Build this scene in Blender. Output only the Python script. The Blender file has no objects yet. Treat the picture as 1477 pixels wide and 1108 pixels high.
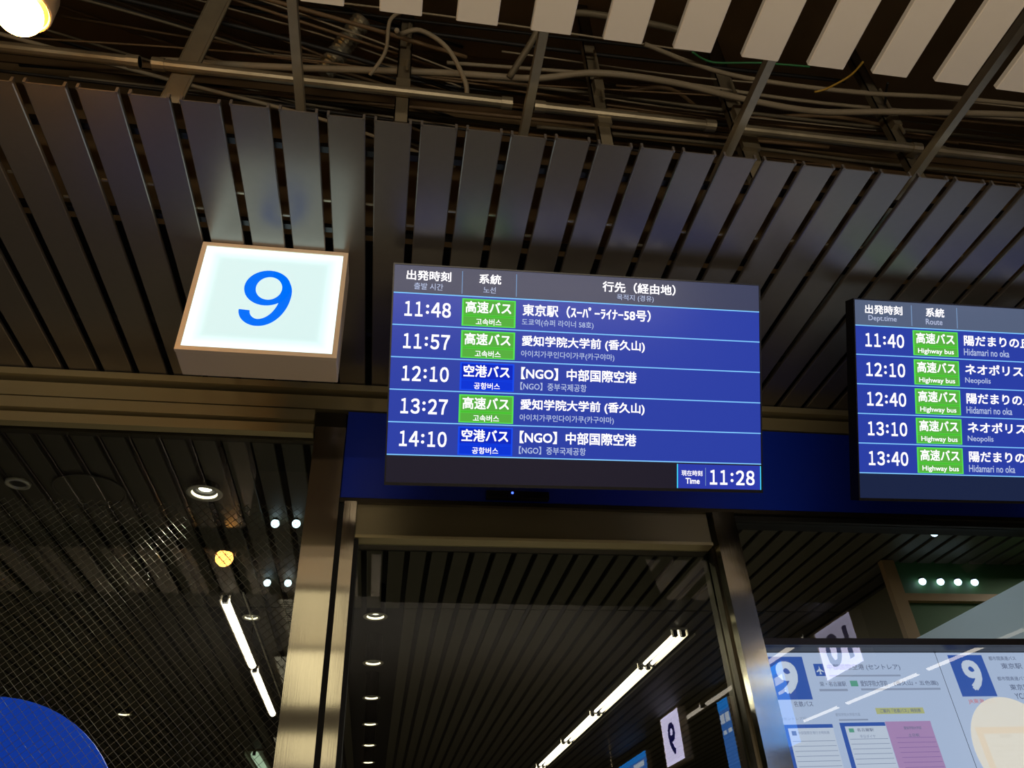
import bpy, bmesh, math, random
from math import sin, cos, pi, radians
from mathutils import Vector, Matrix
SC = bpy.context.scene
COL = SC.collection
random.seed(7)
ANISO = 0.0
H0 = 1.5                      # eye height: all heights below are written relative to the eye and lifted by H0

# ------------------------------------------------------------------ camera, world, lights
PITCH, YAW, ROLL, FPX = 0.6213213, 0.1881434, -0.0562756, 1090.52
cp, sp, cy, sy = cos(PITCH), sin(PITCH), cos(YAW), sin(YAW)
fwd = Vector((sy * cp, cy * cp, sp))
r0 = Vector((cy, -sy, 0.0))
u0 = r0.cross(fwd)
right = r0 * cos(ROLL) + u0 * sin(ROLL)
up = u0 * cos(ROLL) - r0 * sin(ROLL)
cam = bpy.data.cameras.new('camera')
camo = bpy.data.objects.new('camera', cam)
COL.objects.link(camo)
cam.sensor_width = 36.0
cam.lens = 36.0 * FPX / 1477.0
cam.clip_start = 0.05
cam.clip_end = 100
M = Matrix((right, up, -fwd)).transposed().to_4x4()
M.translation = Vector((0, 0, H0))
camo.matrix_world = M
SC.camera = camo
SC.view_settings.view_transform = 'Standard'
SC.view_settings.look = 'None'
SC.view_settings.exposure = 0.0
SC.view_settings.gamma = 1.0
SC.view_settings.use_curve_mapping = False
w = bpy.data.worlds.new('world')
SC.world = w
w.use_nodes = True
w.node_tree.nodes['Background'].inputs[0].default_value = (1.0, 0.86, 0.7, 1)
w.node_tree.nodes['Background'].inputs[1].default_value = 0.02


def area(name, x, y, z, sx, sy_, watt, col, rot=(0, 0, 0)):
    l = bpy.data.lights.new(name, 'AREA')
    l.shape = 'RECTANGLE'
    l.size = sx
    l.size_y = sy_
    l.energy = watt
    l.color = col
    o = bpy.data.objects.new(name, l)
    COL.objects.link(o)
    o.location = (x, y, z + H0)
    o.rotation_euler = rot
    return o


WARM = (1.0, 0.86, 0.66)
# added main fill far behind the viewer, kept out of the glass reflections
area('added_concourse_fill', 1.0, -8.9, 2.0, 9.0, 0.8, 560, WARM)
# added up-facing fill behind the viewer, brightening slats and trims
area('added_upward_fill', 0.3, -1.6, 0.95, 4.0, 0.12, 170, (1.0, 0.86, 0.66), (pi, 0, 0))
# hall behind the glass
area('hall_tube_and_fill', 2.62, 9.5, 2.0, 0.1, 6.0, 45, (1.0, 0.93, 0.8))
area('hall_tube_and_fill', -1.15, 7.5, 2.0, 0.1, 3.6, 30, (1.0, 0.93, 0.8))
area('hall_tube_and_fill', 2.0, 3.62, 2.0, 0.8, 0.3, 9, (0.8, 0.9, 1.0))  # unseen fill, added above the header to brighten the pale partition
area('hall_tube_and_fill', 5.2, 4.0, 2.0, 0.3, 1.0, 22, (1.0, 0.95, 0.85))  # unseen fill, added out of view to brighten the green wall
for dx_, dy_, e_ in ((-1.03, 4.03, 3.0), (-1.02, 6.12, 1.5)):
    lp = bpy.data.lights.new('downlight_light', 'SPOT')
    lp.energy = e_ * 6
    lp.color = (1.0, 0.95, 0.75)
    lp.spot_size = radians(160)
    lp.shadow_soft_size = 0.03
    lo = bpy.data.objects.new('downlight_light', lp)
    COL.objects.link(lo)
    lo.location = (dx_, dy_, 2.04 + H0)


# ------------------------------------------------------------------ materials
def lin(c):
    return tuple(((v / 255.0) / 12.92 if v / 255.0 <= 0.04045 else ((v / 255.0 + 0.055) / 1.055) ** 2.4) for v in c) + (1.0,)


def mat(name, rgb, rough=0.5, metal=0.0, spec=0.5, emit=None, es=1.0, noise=0.0, nscale=8.0, bump=0.0, stretch=None, coat=0.0):
    m = bpy.data.materials.new(name)
    m.use_nodes = True
    nt = m.node_tree
    b = nt.nodes['Principled BSDF']
    c = lin(rgb)
    b.inputs['Base Color'].default_value = c
    b.inputs['Roughness'].default_value = rough
    b.inputs['Metallic'].default_value = metal
    b.inputs['Specular IOR Level'].default_value = spec
    if coat:
        b.inputs['Coat Weight'].default_value = coat
        b.inputs['Coat Roughness'].default_value = 0.2
    if emit:
        b.inputs['Emission Color'].default_value = lin(emit)
        b.inputs['Emission Strength'].default_value = es
    if noise or bump:
        tc = nt.nodes.new('ShaderNodeTexCoord')
        mp = nt.nodes.new('ShaderNodeMapping')
        mp.inputs['Scale'].default_value = stretch or (1, 1, 1)
        nz = nt.nodes.new('ShaderNodeTexNoise')
        nz.inputs['Scale'].default_value = nscale
        nz.inputs['Detail'].default_value = 5
        nt.links.new(tc.outputs['Object'], mp.inputs[0])
        nt.links.new(mp.outputs[0], nz.inputs['Vector'])
        if noise:
            mr = nt.nodes.new('ShaderNodeMapRange')
            mr.inputs['To Min'].default_value = 1 - noise
            mr.inputs['To Max'].default_value = 1 + noise
            hs = nt.nodes.new('ShaderNodeHueSaturation')
            hs.inputs['Color'].default_value = c
            nt.links.new(nz.outputs[0], mr.inputs[0])
            nt.links.new(mr.outputs[0], hs.inputs['Value'])
            nt.links.new(hs.outputs[0], b.inputs['Base Color'])
        if bump:
            bp = nt.nodes.new('ShaderNodeBump')
            bp.inputs['Strength'].default_value = bump
            bp.inputs['Distance'].default_value = 0.002
            nt.links.new(nz.outputs[0], bp.inputs['Height'])
            nt.links.new(bp.outputs[0], b.inputs['Normal'])
    return m


def glass_mat(name, refl, tint=(255, 255, 255)):
    m = bpy.data.materials.new(name)
    m.use_nodes = True
    nt = m.node_tree
    nt.nodes.clear()
    out = nt.nodes.new('ShaderNodeOutputMaterial')
    mx = nt.nodes.new('ShaderNodeMixShader')
    tr = nt.nodes.new('ShaderNodeBsdfTransparent')
    tr.inputs[0].default_value = lin(tint)
    gl = nt.nodes.new('ShaderNodeBsdfGlossy')
    gl.inputs['Roughness'].default_value = 0.0
    gl.inputs['Color'].default_value = (0.95, 0.97, 1, 1)
    fr = nt.nodes.new('ShaderNodeFresnel')
    fr.inputs['IOR'].default_value = 1.5
    ad = nt.nodes.new('ShaderNodeMath')
    ad.operation = 'ADD'
    ad.use_clamp = True
    ad.inputs[1].default_value = refl
    nt.links.new(fr.outputs[0], ad.inputs[0])
    # reflect once, at the face towards the ray; the far face only passes light on
    ge = nt.nodes.new('ShaderNodeNewGeometry')
    iv = nt.nodes.new('ShaderNodeMath')
    iv.operation = 'SUBTRACT'
    iv.inputs[0].default_value = 1.0
    nt.links.new(ge.outputs['Backfacing'], iv.inputs[1])
    mu = nt.nodes.new('ShaderNodeMath')
    mu.operation = 'MULTIPLY'
    nt.links.new(ad.outputs[0], mu.inputs[0])
    nt.links.new(iv.outputs[0], mu.inputs[1])
    nt.links.new(mu.outputs[0], mx.inputs[0])
    nt.links.new(tr.outputs[0], mx.inputs[1])
    nt.links.new(gl.outputs[0], mx.inputs[2])
    nt.links.new(mx.outputs[0], out.inputs[0])
    return m


def emis(name, rgb, es=1.0):
    return mat(name, (10, 10, 10), 0.6, emit=rgb, es=es, spec=0.1)


MAT = dict(
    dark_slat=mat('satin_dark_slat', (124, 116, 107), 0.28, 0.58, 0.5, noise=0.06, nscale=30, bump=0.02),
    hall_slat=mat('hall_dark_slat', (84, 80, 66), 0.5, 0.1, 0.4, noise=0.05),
    white_slat=mat('cream_slat', (222, 208, 186), 0.55, noise=0.03, nscale=20),
    soffit=mat('dark_soffit', (24, 21, 17), 0.6, noise=0.02),
    deck=mat('sooty_deck', (140, 114, 78), 0.9, noise=0.4, nscale=4, bump=0.4),
    galv=mat('galvanised_steel', (168, 156, 130), 0.4, 0.7, noise=0.15, nscale=25),
    dull=mat('dull_bracket_steel', (110, 100, 80), 0.6, 0.3, noise=0.2, nscale=20),
    cable=mat('grey_cable', (150, 136, 112), 0.6, noise=0.1),
    cable_brown=mat('brown_cable', (112, 88, 58), 0.6, noise=0.1),
    cable_yellow=mat('yellow_cable', (190, 150, 50), 0.6),
    cable_green=mat('green_cable', (50, 120, 70), 0.6),
    cable_black=mat('black_cable', (30, 28, 26), 0.6),
    duct=mat('corrugated_foil', (190, 185, 165), 0.3, 0.8),
    trim=mat('bronze_tinted_trim', (186, 172, 130), 0.34, 0.55, noise=0.06, nscale=3, stretch=(0.3, 8, 8), bump=0.05),
    steel=mat('brushed_steel', (200, 192, 172), 0.11, 1.0, noise=0.05, nscale=40, stretch=(6, 6, 0.2), bump=0.05),
    steel_dark=mat('dark_brushed_steel', (90, 84, 72), 0.3, 0.9, noise=0.06, nscale=40, stretch=(6, 6, 0.2)),
    lintel=mat('satin_lintel_steel', (158, 148, 116), 0.3, 0.6, noise=0.05, nscale=30, stretch=(0.3, 6, 6)),
    black=mat('black_plastic', (14, 14, 16), 0.35),
    groove=mat('black_gasket', (8, 8, 8), 0.7),
    navy=mat('navy_fascia', (12, 52, 200), 0.35, noise=0.05, nscale=3),
    floor=mat('pale_floor_tile', (170, 162, 148), 0.4, noise=0.06),
    backing=mat('dark_backing', (20, 18, 16), 0.8),
    rear=mat('dim_rear_wall', (70, 62, 52), 0.8, noise=0.1),
    olive=mat('olive_partition', (84, 76, 44), 0.7, noise=0.05),
    green=mat('green_wall_panel', (60, 100, 58), 0.6, noise=0.05),
    beige=mat('beige_door_frame', (160, 128, 84), 0.5),
    pale=mat('pale_blue_partition', (215, 232, 240), 0.4),
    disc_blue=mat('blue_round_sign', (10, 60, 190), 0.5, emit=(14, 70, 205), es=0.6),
    case_frame=mat('dark_case_frame', (46, 42, 40), 0.45, 0.3),
    glass=glass_mat('door_glass', 0.02, (240, 243, 236)),
    case_glass=glass_mat('notice_case_glass', 0.05),
    transom_glass=glass_mat('transom_glass', -0.015, (250, 252, 250)),
    wire=mat('glass_wire', (150, 148, 128), 0.3, 0.9),
    lampwhite=emis('lamp_glow', (255, 246, 225), 9.0),
    tube=emis('tube_glow', (255, 240, 226), 6.0),
    tube_out=emis('concourse_tube_glow', (255, 240, 215), 4.5),
    rim_glow=emis('painted_rim_glow', (255, 240, 205), 3.5),
    panel=emis('added_panel_glow', (240, 228, 190), 2.0),
    tube_dim=emis('dim_tube_glow', (190, 215, 190), 0.8),
    led=emis('led_glow', (205, 232, 255), 3.2),
    blue_led=emis('blue_led_glow', (60, 90, 255), 4.0),
    amber=emis('amber_lamp_glow', (255, 180, 85), 55.0),
    lamptrim=mat('lamp_trim', (225, 220, 200), 0.3, 0.3),
    amber_housing=mat('amber_reflector', (230, 190, 140), 0.3, 0.6),
    box_frame=mat('beige_sign_frame', (244, 220, 188), 0.45, 0.1, noise=0.02),
)


for k_ in ('steel', 'steel_dark'):
    nt_ = MAT[k_].node_tree
    b_ = nt_.nodes['Principled BSDF']
    tg = nt_.nodes.new('ShaderNodeTangent')
    tg.direction_type = 'RADIAL'
    tg.axis = 'Z'
    nt_.links.new(tg.outputs[0], b_.inputs['Tangent'])
    b_.inputs['Anisotropic'].default_value = 0.93
    b_.inputs['Anisotropic Rotation'].default_value = ANISO
# ------------------------------------------------------------------ helpers
def obj(name, bm, m, parent=None, smooth=False, kind=None, bevel=0.0):
    """one mesh object. bm is in the parent's frame when a parent is given, else in world metres"""
    if bevel:
        bmesh.ops.bevel(bm, geom=[e for e in bm.edges], offset=bevel, segments=1, affect='EDGES')
    bmesh.ops.recalc_face_normals(bm, faces=bm.faces)
    me = bpy.data.meshes.new(name)
    bm.to_mesh(me)
    bm.free()
    for x in (m if isinstance(m, (list, tuple)) else [m]):
        me.materials.append(x)
    if smooth:
        for p in me.polygons:
            p.use_smooth = True
    o = bpy.data.objects.new(name, me)
    COL.objects.link(o)
    if parent is not None:
        o.parent = parent
    if kind:
        o['kind'] = kind
    return o


def thing(name, label, cat, loc=(0, 0, 0), rot=(0, 0, 0), group=None):
    o = bpy.data.objects.new(name, None)
    COL.objects.link(o)
    o.location = (loc[0], loc[1], loc[2] + H0)
    o.rotation_euler = rot
    o['label'] = label
    o['category'] = cat
    if group:
        o['group'] = group
    return o


def tag(o, label, cat, group=None):
    o['label'] = label
    o['category'] = cat
    if group:
        o['group'] = group
    return o


def place(o, x, y, z):
    o.location = (x, y, z + H0)
    return o


def box(bm, x0, x1, y0, y1, z0, z1):
    r = bmesh.ops.create_cube(bm, size=1.0)
    for v in r['verts']:
        v.co = Vector(((x0 + x1) / 2 + v.co.x * (x1 - x0), (y0 + y1) / 2 + v.co.y * (y1 - y0), (z0 + z1) / 2 + v.co.z * (z1 - z0)))
    return bm


def B(*a):
    return box(bmesh.new(), *a)


def tube(bm, pts, r, n=8):
    pts = [Vector(p) for p in pts]
    rings = []
    for i, p in enumerate(pts):
        d = (pts[min(i + 1, len(pts) - 1)] - pts[max(i - 1, 0)]).normalized()
        a = d.cross(Vector((0, 0, 1)))
        if a.length < 0.05:
            a = d.cross(Vector((1, 0, 0)))
        a.normalize()
        b = d.cross(a)
        rr = r[i] if isinstance(r, (list, tuple)) else r
        rings.append([bm.verts.new(p + (a * cos(2 * pi * k / n) + b * sin(2 * pi * k / n)) * rr) for k in range(n)])
    for i in range(len(rings) - 1):
        for k in range(n):
            bm.faces.new((rings[i][k], rings[i][(k + 1) % n], rings[i + 1][(k + 1) % n], rings[i + 1][k]))
    bm.faces.new(rings[0])
    bm.faces.new(rings[-1])
    return bm


def lathe(bm, prof, n=28, close=False):
    """prof = [(r, z)...] about z"""
    rings = []
    for r, z in prof:
        rings.append([bm.verts.new((r * cos(2 * pi * k / n), r * sin(2 * pi * k / n), z)) for k in range(n)])
    for i in range(len(rings) - 1):
        for k in range(n):
            bm.faces.new((rings[i][k], rings[i][(k + 1) % n], rings[i + 1][(k + 1) % n], rings[i + 1][k]))
    if close:
        bm.faces.new(rings[0])
        bm.faces.new(rings[-1])
    return bm


def sbox(name, x0, x1, y0, y1, z0, z1, m, parent=None, kind='structure'):
    return obj(name, B(x0, x1, y0, y1, z0 + (0 if parent else H0), z1 + (0 if parent else H0)), m, parent, kind=None if parent else kind)


def text_mesh(body, bold=0.012):
    c = bpy.data.curves.new('t', 'FONT')
    c.body = body
    c.size = 1.0
    c.resolution_u = 3
    o = bpy.data.objects.new('t', c)
    COL.objects.link(o)
    dg = bpy.context.evaluated_depsgraph_get()
    me = bpy.data.meshes.new_from_object(o.evaluated_get(dg))
    bpy.data.objects.remove(o)
    bpy.data.curves.remove(c)
    if bold:                      # heavier weight: the same outline struck several times side by side
        vs = [v.co.copy() for v in me.vertices]
        fs = [tuple(p.vertices) for p in me.polygons]
        V2, F2 = [], []
        for dx, dy in ((-bold, -bold), (bold, bold), (-bold, bold), (bold, -bold)):
            o_ = len(V2)
            V2 += [(p.x + dx, p.y + dy, 0) for p in vs]
            F2 += [tuple(i + o_ for i in f_) for f_ in fs]
        me.clear_geometry()
        me.from_pydata(V2, [], F2)
    return me


TXT = {}


def txt(name, body, l, r, b, t, y, m, parent, bold=0.012, z0=0.0, label=None):
    """flat printed lettering in the local XZ plane at depth y, stretched into the box l..r, b..t"""
    key = (body, bold)
    if key not in TXT:
        TXT[key] = text_mesh(body, bold)
    me = TXT[key].copy()
    xs = [v.co.x for v in me.vertices]
    ys = [v.co.y for v in me.vertices]
    ax, bx, ay, by = min(xs), max(xs), min(ys), max(ys)
    for v in me.vertices:
        v.co = Vector((l + (v.co.x - ax) / (bx - ax) * (r - l), y, b + (v.co.y - ay) / (by - ay) * (t - b) + z0))
    me.materials.clear()
    me.materials.append(m)
    me.name = name
    o = bpy.data.objects.new(name, me)
    COL.objects.link(o)
    o.parent = parent
    if label:
        o['label'] = label
    return o




def clock_digits(name, body, l, r, b, t, y, m, parent, bold=0.02):
    """tabular figures with a footed 1, one cell per figure (the colon takes a narrow cell)"""
    wide = {'0': '０', '1': '１', '2': '２', '3': '３', '4': '４', '5': '５', '6': '６', '7': '７', '8': '８', '9': '９'}
    cell = (r - l) / 4.62
    verts, faces = [], []
    x = l
    for ch in body:
        if ch == ':':
            for zc in (0.30, 0.72):
                o_ = len(verts)
                rr = (t - b) * 0.105
                zz = b + (t - b) * zc
                verts += [(x + cell * 0.31 + rr * cos(2 * pi * k / 14), y, zz + rr * sin(2 * pi * k / 14)) for k in range(14)]
                faces.append(tuple(range(o_, o_ + 14)))
            x += cell * 0.62
            continue
        me = text_mesh(wide[ch], bold)
        xs = [v.co.x for v in me.vertices]
        ys = [v.co.y for v in me.vertices]
        ax, bx, ay, by = min(xs), max(xs), min(ys), max(ys)
        frac = {'1': 0.72, '7': 0.84, '4': 0.92}.get(ch, 0.84)
        wd = cell * frac
        x0 = x + (cell - wd) / 2
        o_ = len(verts)
        verts += [(x0 + (v.co.x - ax) / (bx - ax) * wd, y, b + (v.co.y - ay) / (by - ay) * (t - b)) for v in me.vertices]
        faces += [tuple(i + o_ for i in p.vertices) for p in me.polygons]
        bpy.data.meshes.remove(me)
        x += cell
    me = bpy.data.meshes.new(name)
    me.from_pydata(verts, [], faces)
    me.materials.append(m)
    o = bpy.data.objects.new(name, me)
    COL.objects.link(o)
    o.parent = parent
    return o


CEIL = 2.105

# ------------------------------------------------------------------ shell of the two spaces
floor = sbox('floor', -9, 12, -10, 18, -1.6, -1.5, MAT['floor'])
ceiling = sbox('ceiling', -9, 12, -10, 18, 3.2, 3.35, MAT['deck'])
sbox('wall_left', -9.1, -9, -10, 18, -1.5, 3.2, MAT['rear'])
sbox('wall_right', 12, 12.1, -10, 18, -1.5, 3.2, MAT['rear'])
sbox('wall_rear', -9, 12, -10.1, -10, -1.5, 3.2, MAT['rear'])
sbox('wall_back', -9, 12, 18, 18.1, -1.5, 3.2, MAT['rear'])
# facade at Y = 3
wf = bmesh.new()
box(wf, -9, 12, 3.085, 3.16, 2.04 + H0, 3.2 + H0)
box(wf, -0.355, 1.6, 3.085, 3.16, 1.36 + H0, 2.04 + H0)
box(wf, 1.6, 12, 3.085, 3.16, 1.505 + H0, 2.04 + H0)
box(wf, -9, -0.36, 3.085, 3.12, 1.86 + H0, 2.04 + H0)
box(wf, 4.6, 12, 3.03, 3.10, -1.5 + H0, 1.36 + H0)
box(wf, -9, -3.2, 3.03, 3.10, -1.5 + H0, 1.86 + H0)
obj('wall_front', wf, MAT['backing'], kind='structure')


# ceiling slats ---------------------------------------------------------------
def slat_mesh(name, wd, ln, m, lip=0.016):
    """shallow folded-metal tray: flat underside, bevelled long edges, two upturned lips, end pins"""
    bm = bmesh.new()
    h = wd / 2
    sec = [(-h, lip), (-h, 0.003), (-h + 0.003, 0), (h - 0.003, 0), (h, 0.003), (h, lip), (h - 0.002, lip), (h - 0.002, 0.005), (-h + 0.002, 0.005), (-h + 0.002, lip)]
    a = [bm.verts.new((x, 0, z)) for x, z in sec]
    b = [bm.verts.new((x, ln, z)) for x, z in sec]
    for i in range(len(sec)):
        j = (i + 1) % len(sec)
        bm.faces.new((a[i], a[j], b[j], b[i]))
    bm.faces.new(a)
    bm.faces.new(b)
    for s in (-h + 0.004, h - 0.004):
        box(bm, s - 0.004, s + 0.004, -0.003, 0.006, 0.0, lip + 0.006)
    bmesh.ops.recalc_face_normals(bm, faces=bm.faces)
    me = bpy.data.meshes.new(name)
    bm.to_mesh(me)
    bm.free()
    me.materials.append(m)
    return me


def child(name, me, parent, loc):
    o = bpy.data.objects.new(name, me)
    COL.objects.link(o)
    o.parent = parent
    o.location = (loc[0], loc[1], loc[2] + H0)
    return o


PITCH_S = 0.1475
me_dark = slat_mesh('slat', 0.119, 2.98 - 1.505, MAT['dark_slat'])
for k in range(-18, 24):
    x = 0.095 + PITCH_S * k
    child('slat', me_dark, ceiling, (x, 1.503 + random.uniform(-.003, .003), CEIL))
me_w = slat_mesh('white_slat', 0.119, 0.80, MAT['white_slat'], 0.02)
for k in range(-12, 22):
    o = child('white_slat', me_w, ceiling, (-0.0415 + 0.2165 * k, 0.345, CEIL))
    o['label'] = 'cream slat'
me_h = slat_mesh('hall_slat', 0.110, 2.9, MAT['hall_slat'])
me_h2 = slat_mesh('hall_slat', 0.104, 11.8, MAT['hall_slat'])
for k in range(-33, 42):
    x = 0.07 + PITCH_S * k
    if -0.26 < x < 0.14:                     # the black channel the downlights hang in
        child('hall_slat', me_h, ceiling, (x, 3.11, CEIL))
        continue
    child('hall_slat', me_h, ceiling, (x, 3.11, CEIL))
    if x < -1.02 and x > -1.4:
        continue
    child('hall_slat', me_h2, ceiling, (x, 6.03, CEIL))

# cross rails that carry the slats, black, with the light clips seen in the gaps
for i, (yy) in enumerate((1.66, 2.02, 2.62)):
    r = B(-2.6, 3.6, yy - 0.012, yy + 0.012, CEIL + 0.03 + H0, CEIL + 0.05 + H0)
    tag(obj('carrier_rail', r, MAT['black']), ['black carrier rail above the dark slats, nearest the open slot', 'black carrier rail above the dark slats, in the middle', 'black carrier rail above the dark slats, nearest the facade'][i], 'rail')
clip = bmesh.new()
box(clip, -0.014, 0.014, -0.004, 0.004, 0, 0.006)
me_c = bpy.data.meshes.new('clip')
clip.to_mesh(me_c)
clip.free()
me_c.materials.append(MAT['galv'])
rails = [o for o in COL.objects if o.name.startswith('carrier_rail')]
for k in range(-9, 16):
    rr = rails[1]
    c = bpy.data.objects.new('clip', me_c)
    COL.objects.link(c)
    c.parent = rr
    c.location = (0.0213 + PITCH_S * k, 1.87 + random.choice((0, 0.004, 0.09)) - 0.0, CEIL + 0.022 + H0)
black_void = sbox('ceiling_void', -9, 12, 3.11, 18, 2.36, 2.38, MAT['groove'])
black_void.name = 'ceiling.001'
sof = sbox('ceiling', -9, 12, -10, 0.33, CEIL + 0.004, CEIL + 0.03, MAT['soffit'])
void2 = sbox('ceiling', -9, 12, 2.3, 3.03, 2.36, 2.38, MAT['groove'])

# ------------------------------------------------------------------ facade trims
sbox('trim_1', -3.2, 4.6, 2.955, 3.03, 2.067, 2.100, MAT['trim'])
sbox('trim_2', -3.2, 4.6, 2.985, 3.03, 1.976, 2.048, MAT['trim'])
sbox('trim_3', -3.2, -0.355, 2.965, 3.03, 1.902, 1.956, MAT['trim'])
sbox('trim_4', -3.2, -0.355, 2.985, 3.03, 1.843, 1.890, MAT['trim'])
sbox('trim_5', -0.352, -0.215, 3.0, 3.03, 1.88, 1.965, MAT['steel_dark'])
navy = bmesh.new()
box(navy, -0.207, 4.6, 2.985, 3.084, 1.527 + H0, 1.966 + H0)
obj('wall_fascia', navy, MAT['navy'], kind='structure')
sbox('trim_6', -0.215, 4.6, 2.978, 3.03, 1.502, 1.522, MAT['steel_dark'])
sbox('trim_7', 1.565, 4.6, 3.0, 3.05, 1.478, 1.50, MAT['groove'])
# posts
post = thing('facade_post', 'tall brushed steel post left of the door, with a dark groove', 'post', (0, 0, -1.5))
obj('face_panel', B(-0.343, -0.209, 2.955, 3.08, 0, 3.36), MAT['steel'], post)
obj('groove', B(-0.209, -0.187, 2.99, 3.08, 0, 3.0), MAT['groove'], post)
obj('door_stile', B(-0.187, -0.135, 2.965, 3.08, 0, 3.0), MAT['steel'], post)
obj('door_seal', B(-0.135, -0.118, 2.99, 3.06, 0, 2.84), MAT['groove'], post)
post2 = thing('facade_post', 'brushed steel door jamb with grooved reveal, between door and notice case', 'post', (0, 0, -1.5))
obj('face_panel', B(1.462, 1.566, 2.965, 3.03, 0, 3.0), MAT['steel'], post2)
rv = bmesh.new()
for i, yy in enumerate((3.03, 3.065, 3.10, 3.135)):
    box(rv, 1.452 + 0.006 * (i % 2), 1.565, yy, yy + 0.03, 0, 2.85)
obj('grooved_reveal', rv, MAT['steel_dark'], post2)
# lintel over the door
lt = thing('door_lintel', 'brushed steel lintel across the top of the doorway, below the left display', 'lintel', (-0.134, 3.0, 1.345))
obj('front_panel', B(0, 1.58, 0, 0.06, 0.018, 0.157), MAT['lintel'], lt)
obj('lower_lip', B(0, 1.58, -0.012, 0.06, 0, 0.014), MAT['trim'], lt)
sn = thing('door_sensor', 'small black sensor box with a blue light under the left display', 'sensor', (0.42, 2.955, 1.530))
obj('housing', B(0, 0.28, -0.01, 0.022, 0, 0.032), MAT['black'], sn)
ld = bmesh.new()
bmesh.ops.create_uvsphere(ld, u_segments=10, v_segments=6, radius=0.0055)
bmesh.ops.translate(ld, verts=ld.verts, vec=(0.115, -0.011, 0.022))
obj('indicator_light', ld, MAT['blue_led'], sn)

# ------------------------------------------------------------------ glazing
g = obj('window_1', B(-3.2, -0.343, 3.035, 3.043, 0.0, 1.845 + H0), MAT['glass'], kind='structure')
wires = bmesh.new()
R = 0.0008
xa, xb, za, zb = -2.3, -0.345, -0.1, 1.50


def wire_line(s):
    # lines x*s + z = c, 45 degrees
    st = 0.0335
    c = -6.0
    while c < 6.0:
        # z = c - s*x
        pts = []
        for x in (xa, xb):
            z = c - s * x
            if za <= z <= zb:
                pts.append((x, z))
        for z in (za, zb):
            x = (c - z) / s
            if xa < x < xb:
                pts.append((x, z))
        if len(pts) >= 2:
            p, q = pts[0], pts[1]
            if abs(p[0] - q[0]) > 0.02:
                yy = 3.028 if s > 0 else 3.026
                tube(wires, [(p[0], yy, p[1] + H0), (q[0], yy, q[1] + H0)], R, 5)
        c += st


wire_line(1.0)
wire_line(-0.92)
wm = obj('wire_mesh', wires, MAT['wire'], g, smooth=True, kind='stuff')
obj('door_1', B(-0.12, 1.455, 3.05, 3.058, 0.0, 1.345 + H0), MAT['glass'], kind='structure')
obj('window_2', B(1.566, 4.6, 3.02, 3.028, 0.935 + H0, 1.478 + H0), MAT['transom_glass'], kind='structure')

# ------------------------------------------------------------------ hall behind the glass
sbox('wall_hall_green', 3.75, 8.5, 4.92, 5.0, -1.5, 2.2, MAT['green']).name = 'wall_inner'
sbox('wall_hall_olive', 3.70, 3.75, 4.95, 7.0, -1.5, 1.93, MAT['olive']).name = 'wall_partition'
fr = thing('door_frame', 'beige angled frame in front of the green wall, behind the dark upper pane', 'frame', (3.66, 4.86, -1.5))
obj('upright', B(0, 0.10, 0, 0.05, 0, 3.6), MAT['beige'], fr)
obj('rail', B(0.10, 0.95, 0, 0.05, 3.29, 3.345), MAT['beige'], fr)
pp = obj('glazed_partition', B(3.28, 3.30, 3.14, 4.36, 0, 1.337 + H0), MAT['pale'])
tag(pp, 'pale bluish low partition behind the glass at the right edge', 'partition')


def downlight(x, y, z, label, sc=1.0, group=None, m=None):
    t = thing('downlight', label, 'light', (x, y, z), group=group)
    bm = lathe(bmesh.new(), [(0.070 * sc, 0.0), (0.072 * sc, -0.004), (0.098 * sc, -0.004), (0.100 * sc, 0.0), (0.070 * sc, 0.0)], 28)
    obj('trim_ring', bm, MAT['lamptrim'], t, smooth=True)
    bm = lathe(bmesh.new(), [(0.066 * sc, 0.014 * sc), (0.045 * sc, 0.050 * sc), (0.047 * sc, 0.052 * sc), (0.068 * sc, 0.015 * sc)], 28)
    obj('reflector', bm, MAT['black'], t, smooth=True)
    bm = lathe(bmesh.new(), [(0.074 * sc, -0.002), (0.066 * sc, 0.016 * sc), (0.068 * sc, 0.017 * sc), (0.076 * sc, -0.002)], 28)
    obj('lit_rim', bm, MAT['rim_glow'], t, smooth=True)  # glow painted in for lamplight on the far recess wall
    obj('can', lathe(bmesh.new(), [(0.0005, 0.27), (0.078 * sc, 0.27), (0.078 * sc, 0.002)], 20), MAT['black'], t)
    bm = lathe(bmesh.new(), [(0.0005, 0.022 * sc), (0.036 * sc, 0.028 * sc), (0.040 * sc, 0.040 * sc), (0.0005, 0.042 * sc)], 24)
    obj('lamp', bm, m or MAT['lampwhite'], t)
    return t


names = ['nearest', 'second nearest', 'third', 'fourth', 'fifth', 'farthest visible']
for i, y in enumerate((6.2, 7.52, 8.85, 10.15, 11.45, 12.75)):
    downlight(-0.06 - 0.008 * i, y, CEIL - 0.005, 'round lit downlight seen through the door, %s of the row' % names[i], group='downlights in the row behind the door')
downlight(-1.03, 4.03, CEIL - 0.045, 'large bright downlight near the top of the wired window')
downlight(-1.02, 6.12, CEIL - 0.045, 'small downlight beside the long tube in the wired window', 0.7)
downlight(-2.72, 9.3, CEIL - 0.045, 'far small downlight at lower left above the blue disc', 0.8)
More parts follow.
